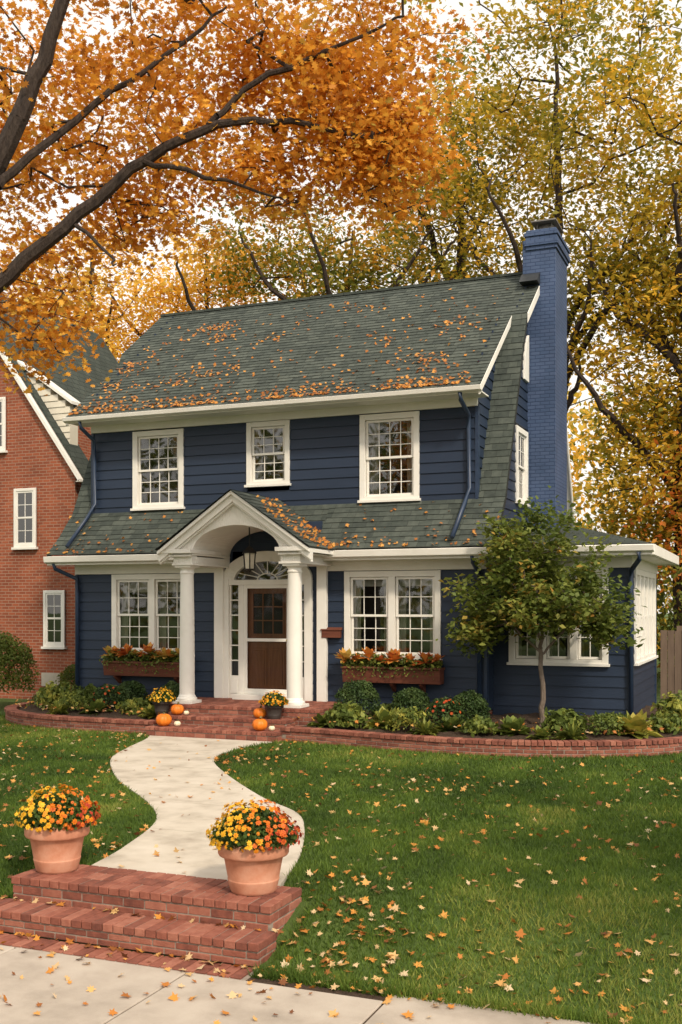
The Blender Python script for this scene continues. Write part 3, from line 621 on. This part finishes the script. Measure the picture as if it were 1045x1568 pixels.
# portico
T=MB(); cx=pcx; hw=1.52; ez0=3.36; pk=4.42; yf=-1.66
def rl(dx): return pk-(pk-ez0)*abs(dx)/hw
n=60
for i in range(n):
    a=-1.3+2.6*i/n;b=-1.3+2.6*(i+1)/n
    def bot(d):
        return 3.30+.5*math.sqrt(max(0,1-(d/.9)**2)) if abs(d)<.9 else 3.12
    ba,bb=bot(a),bot(b)
    if abs((a+b)/2)>=.9: ba=bb=3.12
    else: ba=max(ba,3.30);bb=max(bb,3.30)
    T.prismy([(cx+a,ba),(cx+b,bb),(cx+b,rl(b)-.02),(cx+a,rl(a)-.02)],yf+.14,yf+.32)
    if abs((a+b)/2)<.9:
        T.prismy([(cx+a,ba+.001),(cx+b,bb+.001),(cx+b,bb+.04),(cx+a,ba+.04)],yf+.32,-.03)
for s in(-1,1):
    def bx(d0,d1,*a): 
        x0,x1=sorted((cx+s*d0,cx+s*d1)); T.box(x0,x1,*a)
    bx(.9,1.3,yf+.321,-.03,3.12,3.33)
    bx(.88,1.36,yf+.10,-.06,3.27,3.30); bx(.86,1.52,yf-.0,-.46,3.30,3.375); bx(.9,1.45,yf+.05,-.3,3.24,3.27)
    bx(.88,1.32,yf+.12,-.06,3.08,3.12)
    for off,y0_,y1_,h0,h1 in ((0,yf-.04,.25,.0,.07),(0,yf+.02,yf+.14,.07,.2),(0,yf+.06,yf+.14,.2,.24)):
        pts=[(cx+s*hw*1.02,ez0-.02-h1+.0),(cx+s*hw*1.02,ez0-.02-h0),(cx,pk-h0),(cx,pk-h1)]
        T.prismy(pts,y0_,y1_)
    px=cx+s*1.11; py=-1.34
    T.lathe([(.0,.56),(.19,.56),(.19,.60),(.165,.62),(.155,.65),(.142,.67),(.142,1.4),(.135,2.2),(.122,2.92),(.135,2.93),(.135,2.96),(.122,2.97),(.122,3.0),(.16,3.04),(0,3.04)],(px,py,0),28)
    T.box(px-.2,px+.2,py-.2,py+.2,.50,.56); T.box(px-.17,px+.17,py-.17,py+.17,3.04,3.08)
    qx=cx+s*1.11; T.box(qx-.1,qx+.1,-.12,-.03,.5,3.1)
T.box(dcx-.62,dcx+.62,-.32,-.03,.5,.6)
hb(T,'portico',WHITE,bevel=.005)
RS=MB()
for s in(-1,1):
    L=math.hypot(hw*1.03,pk-ez0); n=13; dx=hw*1.03/L; dz=(pk-ez0)/L
    RS.poly([(cx+s*hw*1.03,yf-.06,ez0+.0),(cx+s*hw*1.03,.36,ez0),(cx,.36,pk),(cx,yf-.06,pk)],1)
    for i in range(n):
        s0=L*i/n;s1=s0+L/n*1.1; y=yf-.07
        while y<.36:
            w=U(.14,.3); y2=min(y+w-.005,.36)
            P=lambda q,y_,o:(cx+s*(hw*1.03-q*dx)+s*o*dz,y_,ez0+q*dz+o*dx+.004)
            r=random.random(); RS.poly([P(s0,y,.016),P(s0,y2,.016),P(s1,y2,.004),P(s1,y,.004)],0,r); RS.poly([P(s0,y,0),P(s0,y2,0),P(s0,y2,.016),P(s0,y,.016)],0,r*.4); y+=w
hb(RS,'portico_roof',[SHING,UNDER])
m=MB(); brick_block(m,-10.75,-7.45,-1.65,-.03,0,.5); brick_block(m,-10.42,-7.9,-2.07,-1.665,0,.335); brick_block(m,-10.45,-7.87,-2.5,-2.085,0,.17); hb(m,'porch_steps',[BRK,MORT],bevel=.004)
m=MB(); cx0,cx1,cy0,cy1=-4.87,-4.28,3.42,4.75
m.box(cx0-.1,cx1,cy0,cy1,0,10.0)
for i,(o,z0,z1) in enumerate(((.03,9.78,9.86),(.06,9.86,9.98),(.035,9.98,10.06),(.06,10.06,10.14),(.02,10.14,10.2))): m.box(cx0-o,cx1+o,cy0-o,cy1+o,z0,z1)
hb(m,'chimney',CHIM,bevel=.008)
m=MB(); m.box(cx0+.1,cx1-.1,cy0+.3,cy1-.3,10.2,10.22)
for qx in (cx0+.13,cx1-.15):
    for qy in (cy0+.33,cy1-.35): m.box(qx,qx+.02,qy,qy+.02,10.22,10.44)
m.lathe([(.19,10.2),(.17,10.43),(.12,10.43)],((cx0+cx1)/2,(cy0+cy1)/2-.1,0),20); m.box(cx0+.03,cx1-.03,cy0+.2,cy1-.2,10.44,10.47); hb(m,'chimney_cap',COPPER)
m=MB(); m.prism([(cy0-.3,9.06),(cy0,9.05),(cy0,9.30),(cy0-.1,9.24)],-4.98,-4.60); hb(m,'chimney_flashing',FLASH)
m=MB(); r=.042
m.tube([(-5.3,-.22,6.18),(-5.3,-.18,6.05),(-5.28,.28,5.85),(-5.28,.31,5.6),(-5.28,.31,4.5),(-5.30,.1,4.2),(-5.36,-.52,3.55)],r)
m.tube([(-13.5,-.22,6.18),(-13.5,-.18,6.05),(-13.5,.28,5.85),(-13.5,.31,5.6),(-13.5,.31,4.5),(-13.52,.1,4.2),(-13.6,-.52,3.55)],r)
m.tube([(-13.95,-.5,3.22),(-13.95,-.45,3.1),(-13.68,-.08,2.9),(-13.66,-.08,2.7),(-13.66,-.08,.4)],r)
m.tube([(-5.0,-.5,3.22),(-5.0,-.45,3.1),(-4.98,-.08,2.9),(-4.98,-.08,2.7),(-4.98,-.08,.4)],r)
m.tube([(-2.2,.0,3.25),(-2.2,.03,3.12),(-2.38,.42,2.95),(-2.38,.42,2.8),(-2.38,.42,.3)],r)
hb(m,'downspouts',NAVYT,smooth=True)
m=MB(); m.box(-8.05,-7.68,-.14,-.03,1.72,1.86);m.prism([(-.16,1.86),(-.16,1.875),(-.03,1.92),(-.03,1.86)],-8.07,-7.66); hb(m,'mailbox',BOXW,bevel=.006)
m=MB(); lx,ly=pcx+.0,-.95; m.tube([(lx,ly,3.80),(lx,ly,3.40)],.012,6,0); m.lathe([(0,3.46),(.04,3.43),(.14,3.34),(.155,3.31),(0,3.31)],(lx,ly,0),6,0); m.lathe([(.095,3.02),(.12,3.31)],(lx,ly,0),6,1)
for k in range(6):
    t=k*math.pi/3; m.tube([(lx+.098*math.cos(t),ly+.098*math.sin(t),3.02),(lx+.125*math.cos(t),ly+.125*math.sin(t),3.32)],.011,5,0)
m.lathe([(0,2.94),(.035,2.98),(.11,3.02),(0,3.03)],(lx,ly,0),6,0); hb(m,'porch_lantern',[METAL,LAMPG])
# roof leaves, gathered in drifts toward the lower left
nc=52; ccx=DXL+8.2*rng.random(nc)**1.7; ccs=rng.random(nc)**1.6*.8; X=[];s=[]
for a,b in zip(ccx,ccs):
    k=rng.integers(5,26); X.append(a+rng.normal(size=k)*.26); s.append(b+rng.normal(size=k)*.03)
X.append(rng.uniform(DXL-.2,DXR,220)); s.append(rng.random(220)**1.2*.9)
Xe=rng.uniform(DXL-.2,DXR,900); se=.012+rng.random(900)**3*.09; k=rng.random(900)<.3+.6*np.sin(Xe*1.3)**2; X.append(Xe[k]);s.append(se[k])
X=np.concatenate(X);s=np.concatenate(s); k=(X>DXL-.2)&(X<DXR+.1)&(s>.01)&(s<.95); X=X[k];s=s[k]
C=np.stack([X,EY+s*(RY-EY),EZ+s*(RZ-EZ)+.03+.02*rng.random(len(X))],1)
X2=rng.uniform(RXL,RXR,420);s2=rng.random(420)**3; k=(np.abs(X2-pcx)>1.5)&(rng.random(420)<.6); X2=X2[k];s2=s2[k]
C2=np.stack([X2,-.5+s2*.85,3.4+s2*.85*1.0+.03],1)
n=200; q=rng.random(n)**.6; y=rng.uniform(-1.5,.2,n)
C3=np.stack([pcx+1.6*q,y,pk-(pk-ez0)/1.57*1.6*q*1.0+.045],1)
C4=np.stack([pcx+1.45+rng.random(160)*.45,rng.uniform(-.45,-.1,160),3.42+rng.random(160)*.1],1)
C=np.concatenate([C,C2,C3,C4]); o=scatter('roof_leaf_litter',C,.055+.05*rng.random(len(C)),MAPLE,FALL,np.clip(rng.random(len(C))*.55+.05,0,1),nrm=np.array([[-.0,-.6,.8]]),jit=.35); o.parent=H; o.matrix_parent_inverse=Matrix.Translation((9.3,0,0))
# window boxes with plants
for x0,x1 in ((-12.85,-10.95),(-7.55,-5.65)):
    e=empty('window_flower_box',((x0+x1)/2,-.2,1.04)); m=MB()
    hxw=(x1-x0)/2; m.prism([(.15,-.14),(-.1,-.14),(-.14,.14),(.15,.14)],-hxw,hxw); m.box(-hxw-.02,hxw+.02,-.165,.15,.12,.16)
    for bx in(-hxw*.6,0,hxw*.6) if x0>-9 else (-hxw*.75,hxw*.75): m.prism([(.15,-.32),(.15,-.145),(-.08,-.145),(-.06,-.18),(.1,-.3)],bx-.03,bx+.03)
    o=m.build('wooden_box',BOXW,e,bevel=.006)
    n=1000; X=rng.uniform(-hxw,hxw,n); C=np.stack([X,rng.normal(size=n)*.08-.03,.16+rng.random(n)*(.12+.12*np.sin(X*7)**2)],1); scatter('greenery',C,.06+.05*rng.random(n),RH,PERL,rng.random(n)*.6,up=.4,parent=e)
    V=[];rr=[]
    for i,c in enumerate(np.linspace(-hxw*.88,hxw*.88,8)):
        big=i%2==0; cc=np.array([c+U(-.08,.08),-.07+U(-.04,.04),.27+U(-.03,.06)]); base=.35+.6*rng.random(); nl=34 if big else 20
        for q in range(nl):
            a=rng.uniform(0,2*np.pi); el=rng.uniform(-.1,1.35); L=(.27 if big else .19)*U(.7,1.1); d=np.array([math.cos(a)*math.cos(el),math.sin(a)*math.cos(el),math.sin(el)]); sd=np.array([-math.sin(a),math.cos(a),0]); w=L*.24
            V+=[cc,cc+d*L*.55+sd*w+np.array([0,0,.01]),cc+d*L+np.array([0,0,-.03]),cc+d*L*.55-sd*w+np.array([0,0,.01])]; rr.append(min(1,max(0,base+U(-.3,.25))))
    npmesh('coleus',np.array(V),4,REDL,np.array(rr),e)
    n=200; C=np.stack([rng.uniform(-hxw,hxw,n),-.18+rng.normal(size=n)*.02,.15-rng.random(n)**2.5*.22],1); scatter('trailing_vine',C,.055,RH,PERL,rng.random(n)*.5,parent=e)
# ---------------------------------------------------------------- neighbour
NH=empty('brick_house',(-18.5,3,0))
def nb(mb,name,mats,bevel=0):
    o=mb.build(name,mats,None,False,bevel); o.parent=NH; o.matrix_parent_inverse=Matrix.Translation((18.5,-3,0)); return o
m=MB(); m.prismy([(-23.5,0),(-15.95,0),(-15.95,5.55),(-19.4,10.4),(-19.9,10.4),(-23.5,5.55)],3.0,3.65); m.prismy([(-23.45,0),(-17.4,0),(-17.4,7.5),(-19.4,10.3),(-19.9,10.3),(-23.45,5.5)],3.65,9.0); nb(m,'brick_walls',RBRICK)
WT=MB();WG=MB();WI=MB(); NF=fr('F',2.99)
def nwin(*a):
    WI.box(a[0],a[1],2.97,2.988,a[2],a[3],0); u0,u1,v0,v1=a; c=.07
    for q in((u0,u0+c,v0,v1),(u1-c,u1,v0,v1),(u0+c,u1-c,v1-c,v1),(u0+c,u1-c,v0,v0+c)): lbox(WT,NF,*q,0,.06)
    mid=(v0+v1)/2; sash(NF,u0+c,u1-c,mid-.02,v1-c,2,2,.045); sash(NF,u0+c,u1-c,v0+c,mid+.02,2,2,.04); lbox(WT,NF,u0-.04,u1+.04,v0-.06,v0,0,.1)
nwin(-17.75,-17.08,3.8,5.27); nwin(-16.85,-16.22,1.33,2.72); nwin(-18.75,-18.02,6.25,7.6); nwin(-19.9,-19.1,3.8,5.27)
nb(WT,'window_frames',WHITE,.003);nb(WG,'window_glass',GLASS);nb(WI,'window_interiors',DARK)
m=MB(); m.box(-16.9,-16.35,2.93,3.0,.35,.68); nb(m,'basement_window',CONC)
m=MB(); m.prismy([(-15.76,5.36),(-15.72,5.42),(-19.45,10.66),(-19.45,10.5)],2.87,3.02); m.prismy([(-15.85,5.36),(-15.72,5.42),(-15.72,5.36)],2.87,3.65)
m.prismy([(-19.45,10.66),(-19.45,10.5),(-23.7,5.36),(-23.8,5.42)],2.87,3.02); m.prismy([(-18.75,9.09),(-16.2,7.34),(-16.2,7.42),(-18.75,9.17)],3.2,3.62); nb(m,'rake_trim',WHITE)
m=MB(); m.prismy([(-15.72,5.44),(-19.45,10.68),(-19.45,10.74),(-15.68,5.5)],3.03,3.66); m.prismy([(-17.25,7.59),(-19.45,10.68),(-19.45,10.74),(-17.21,7.65)],3.67,9.1); m.prismy([(-19.45,10.68),(-23.8,5.44),(-23.85,5.5),(-19.45,10.74)],2.84,9.1); nb(m,'roof',SHTEX)
m=MB(); z=5.7
while z<9.0:
    xr=-16.3; xl=-18.7
    if z>7.2: xr=-16.3-(z-7.2)/.7167
    if xr>xl: m.hexa([(xl,3.26,z),(xr,3.26,z),(xr,3.6,z),(xl,3.6,z),(xl,3.28,z+.16),(xr,3.28,z+.16),(xr,3.6,z+.16),(xl,3.6,z+.16)],0)
    z+=.16
nb(m,'gable_siding',CREAM)
# fence
m=MB(); x=-2.33
while x<9: m.box(x,x+.135,5.0,5.03,.1,1.8+U(-.01,.01)); x+=.145
m.box(-2.33,9,5.03,5.08,1.4,1.5); m.box(-2.33,9,5.03,5.08,.4,.5)
for px_ in(-2.0,.3,2.6): m.box(px_,px_+.12,5.03,5.15,.0,1.9)
m.build('wooden_fence',FENCE)
# ---------------------------------------------------------------- small tree
tree('dogwood_tree',[([(-3.72,-.75,.2),(-3.70,-.76,.8),(-3.74,-.74,1.35),(-3.72,-.75,1.8),(-3.7,-.75,2.6)],.055,.02),([(-3.72,-.75,1.5),(-4.2,-.9,2.0),(-4.8,-.9,2.4)],.022,.01),([(-3.72,-.75,1.5),(-3.2,-.7,2.05),(-2.7,-.6,2.5)],.022,.01),([(-3.72,-.75,1.6),(-3.7,-1.3,2.2),(-3.6,-1.6,2.6)],.02,.01)],
 [((-3.8,-.75,3.15),(1.05,.9,.85),75),((-3.75,-.75,2.45),(1.6,1.15,.62),105),((-4.8,-.9,1.9),(.5,.6,.35),20),((-2.7,-.6,2.0),(.5,.6,.35),20)],
 52,.11,.13,.0035,RH*np.array([1.25,1,1]),SMALL,BARKL,step=.2,cb=.6,flat=.9)
def shrub(name,c,r,n,ls,mat,tm=RH,core=True,up=.3,lo=0,hi=1,pw=.22,lump=.12):
    e=empty(name,c); d=rdir(n); d[:,2]=np.where(d[:,2]<-.35,-d[:,2],d[:,2])
    lm=1+lump*np.sin(d[:,0]*7+c[0]*3)*np.sin(d[:,1]*6+c[1])*np.cos(d[:,2]*5+c[0])
    C=d*np.array(r)*((rng.random(n)**pw)*lm)[:,None]; C[:,2]+=r[2]*.45
    scatter('leaves',C,ls*(.6+.8*rng.random(n)),tm,mat,np.clip(lo+(hi-lo)*(.5*rng.random(n)+.5*np.clip(.5+.5*np.sin(d[:,0]*5+d[:,2]*6+c[0]*9),0,1)),0,1),parent=e,nrm=d*.8,jit=.8)
    m=MB(); m.tube([(0,0,-.1),(0,0,r[2]*.5)],.02,6)
    for k in range(5):
        t=k*1.25; m.tube([(0,0,0),(r[0]*.5*math.cos(t),r[1]*.5*math.sin(t),r[2]*.8)],.008,5)
    m.build('stems',BARK,e)
    return e
def rosette(name,c,r,nl,lo,hi,mat=PERL,wid=.3):
    e=empty(name,c); V=[];rr=[]
    for q in range(nl):
        a=rng.uniform(0,2*np.pi); el=rng.uniform(.15,1.3); L=r*U(.7,1.15); d=np.array([math.cos(a)*math.cos(el),math.sin(a)*math.cos(el),math.sin(el)]); sd=np.array([-math.sin(a),math.cos(a),0]); w=L*wid; z=np.array([0,0,1.])
        p1=d*L*.35; p2=d*L*.7; p3=d*L-z*L*.3*math.cos(el); rn=min(1,max(0,lo+(hi-lo)*rng.random()))
        V+=[np.zeros(3),p1+sd*w*.8,p2-z*.05*L+sd*w*.7,p3,p2-z*.05*L-sd*w*.7,p1-sd*w*.8]; rr.append(rn)
    npmesh('leaves',np.array(V),6,mat,np.array(rr),e); return e
for x,y,r,z in ((-10.95,-.75,.33,.33),(-7.0,-.95,.42,.35),(-6.05,-.75,.36,.32),(-4.95,-.9,.36,.3),(-12.0,-.6,.35,.3)): shrub('boxwood_shrub',(x,y,z),(r,r,r*1.05),3800,.045,BOXL)
for i,(x,y,r,hi) in enumerate(((-13.6,-.9,.42,1),(-12.9,-1.25,.34,.9),(-11.5,-1.2,.34,1),(-13.3,-.3,.4,.5),(-14.1,-.5,.4,.5),(-11.4,-.4,.3,.4),
   (-6.9,-1.75,.36,.9),(-5.7,-1.95,.34,1),(-4.5,-1.9,.28,.7),(-3.2,-1.4,.36,.6),(-2.6,-1.3,.30,.7),(-1.7,-.5,.32,1),(-1.6,.9,.45,1),(-2.6,-.1,.3,.5),(-6.6,-.5,.3,.4))):
    q=U(.5,.85); shrub('perennial_plant',(x,y,.24),(r,r*.9,r*q),800,(.12,.06,.09)[i%3],PERL,pw=.4,hi=hi*U(.6,1),lump=.35)
for x,y,r,nl,lo,hi,wd in ((-12.3,-1.35,.36,60,.1,.5,.3),(-10.95,-1.5,.28,50,.3,.9,.25),(-6.25,-1.55,.42,80,.2,.75,.26),(-5.05,-1.65,.34,60,.0,.4,.3),(-4.0,-1.7,.36,70,.1,.45,.3),(-3.45,-2.05,.26,50,.2,.6,.3),(-2.15,-1.0,.46,80,.5,1,.28),(-1.35,.15,.5,80,.5,.95,.28),(-3.0,-1.95,.3,110,.1,.6,.08),(-5.35,-2.15,.3,110,.2,.7,.08),(-13.0,-1.6,.3,100,.3,.8,.08),(-7.4,-1.6,.3,50,.1,.5,.3)):
    rosette('hosta_plant' if wd>.1 else 'ornamental_grass',(x,y,.22),r,nl,lo,hi,PERL,wd)
for x,y in((-5.25,-1.35),(-12.35,-.85)):
    shrub('red_flowering_shrub',(x,y,.28),(.33,.3,.34),1500,.055,BOXL); e=empty('red_mum_flowers',(x,y,.3)); d=rdir(30); d[:,2]=abs(d[:,2]); scatter('flowers',d*.34+np.array([0,0,.12]),.06,STAR,FLOW,.8+.2*rng.random(30),parent=e,nrm=d,jit=.2)
shrub('evergreen_shrub',(-16.3,.6,.3),(.9,.8,1.0),7000,.07,GRL,hi=.5); shrub('evergreen_shrub',(-15.2,2.2,.2),(.6,.6,.55),3000,.06,GRL,hi=.6)
# ---------------------------------------------------------------- planters
def mum(name,loc,R,potH,potmat,flo,fhi,nfl,dome,grad=True,fs=.055,fmat=FLOW):
    e=empty(name,loc); m=MB(); a=R; hh=potH
    m.lathe([(0,0),(a*.62,0),(a*.66,.02),(a*.72,hh*.22),(a*.735,hh*.25),(a*.72,hh*.27),(a*.84,hh*.70),(a*.97,hh*.72),(a*1.0,hh*.76),(a*1.0,hh*.94),(a*.985,hh*.985),(a*.94,hh),(a*.9,hh*.98),(a*.86,hh*.85),(0,hh*.85)],(0,0,0),48); m.build('pot',potmat,e,smooth=True,bevel=.002)
    n=2800; d=rdir(n); d[:,2]=np.abs(d[:,2])*1.0-.12; lum=1+.08*np.sin(d[:,0]*6+1)*np.sin(d[:,1]*7)+.05*np.sin(d[:,2]*9)
    C=d*np.array([dome,dome,dome*.78])*((rng.random(n)**.25)*lum)[:,None]*.99; C[:,2]+=hh*1.02
    scatter('leaves',C,.045*(fs/.05)*(.7+.6*rng.random(n)),RH*np.array([1.3,1,1]),MUML,rng.random(n),parent=e,nrm=d*.7,jit=.7)
    d=rdir(nfl*3); d=d[d[:,2]>-.12][:nfl]; k=len(d); lum=1+.08*np.sin(d[:,0]*6+1)*np.sin(d[:,1]*7)+.05*np.sin(d[:,2]*9)
    C=d*np.array([dome,dome,dome*.8])*(lum+.035*rng.normal(size=k))[:,None]; C[:,2]+=hh*1.02
    rn=np.clip((flo+(fhi-flo)*(.5+.5*(d[:,0]*.8+d[:,1]*.3)))+.13*rng.normal(size=k),0,1) if grad else np.clip(rng.uniform(flo,fhi,k),0,1)
    sz=fs*(.5+.75*rng.random(k))
    scatter('flowers',C,sz,STAR,fmat,rn,parent=e,nrm=d,jit=.35)
    scatter('flower_centers',C+d*.008,sz*.5,STAR,fmat,np.clip(rn+.1,0,1),parent=e,nrm=d,jit=.25)
mum('mum_planter',(-5.79,-11.27,.026),.275,.42,TERRA,-.05,.95,380,.33,fs=.047)
mum('mum_planter',(-3.90,-11.25,.026),.285,.41,TERRA,-.1,1.1,430,.345,fs=.047)
mum('mum_planter',(-10.52,-1.85,.335),.17,.26,DPOT,.0,.45,170,.24,False,.045)
mum('mum_planter',(-8.22,-1.86,.336),.17,.27,DPOT,.25,.6,170,.24,False,.045)
def pumpkin(loc,r,mt,name='pumpkin'):
    e=empty(name,loc); m=MB(); pr=[(0.02,.12*r)]+[(r*math.sin(t)**.8,r*.8-r*.8*math.cos(t)) for t in np.linspace(.25,math.pi-.25,14)]+[(.03,r*1.45)]
    m.lathe(pr,(0,0,0),48,rib=9,amp=.1); m.build('body',mt,e,smooth=True); m=MB(); m.tube([(0,0,r*1.4),(.01,0,r*1.7),(.03,.01,r*1.9)],[.03*r/.12,.02*r/.12,.018*r/.12],7); m.build('stem',STEM,e,smooth=True)
pumpkin((-10.17,-1.88,.336),.12,PUMP);pumpkin((-10.2,-2.3,.171),.14,PUMP);pumpkin((-9.95,-2.25,.171),.06,WPUMP,'white_pumpkin');pumpkin((-10.0,-1.85,.336),.05,WPUMP,'white_pumpkin')
pumpkin((-8.5,-1.86,.336),.115,PUMP);pumpkin((-8.28,-2.3,.171),.13,PUMP);pumpkin((-8.08,-2.25,.171),.055,WPUMP,'white_pumpkin')
# ---------------------------------------------------------------- light, sky, camera
w=bpy.data.worlds.new('World'); scene.world=w; w.use_nodes=True; nt=w.node_tree; bg=nt.nodes['Background']
sunv=Vector((.66,-.62,.80)).normalized()
sk=nt.nodes.new('ShaderNodeTexSky'); sk.sky_type='NISHITA'; sk.sun_disc=False; sk.sun_elevation=math.asin(sunv.z); sk.sun_rotation=math.atan2(sunv.x,sunv.y); sk.dust_density=5; sk.air_density=1.0; sk.ozone_density=.6
hs=nt.nodes.new('ShaderNodeHueSaturation'); hs.inputs['Saturation'].default_value=.12; hs.inputs['Value'].default_value=1.6
mx=nt.nodes.new('ShaderNodeMix'); mx.data_type='RGBA'; mx.inputs[0].default_value=.65; mx.inputs[7].default_value=(11.6,10.9,9.8,1)
nt.links.new(sk.outputs[0],hs.inputs['Color']); nt.links.new(hs.outputs[0],mx.inputs[6]); nt.links.new(mx.outputs[2],bg.inputs[0]); bg.inputs[1].default_value=.125
sl=bpy.data.lights.new('sun','SUN'); sl.energy=3.1; sl.angle=math.radians(5); sl.color=(1,.87,.69); so=bpy.data.objects.new('sun',sl); so.rotation_euler=sunv.to_track_quat('Z','Y').to_euler(); scene.collection.objects.link(so)
cam=bpy.data.cameras.new('camera'); co=bpy.data.objects.new('camera',cam); scene.collection.objects.link(co)
co.location=(0,-19,2.3); co.rotation_euler=(math.radians(90),0,math.radians(22.07)); cam.sensor_fit='HORIZONTAL'; cam.sensor_width=36; cam.lens=36*1650/1045; cam.shift_y=.1397; cam.clip_end=2000; cam.clip_start=.1
scene.camera=co
scene.view_settings.view_transform='Standard'; scene.view_settings.look='None'; scene.view_settings.exposure=0
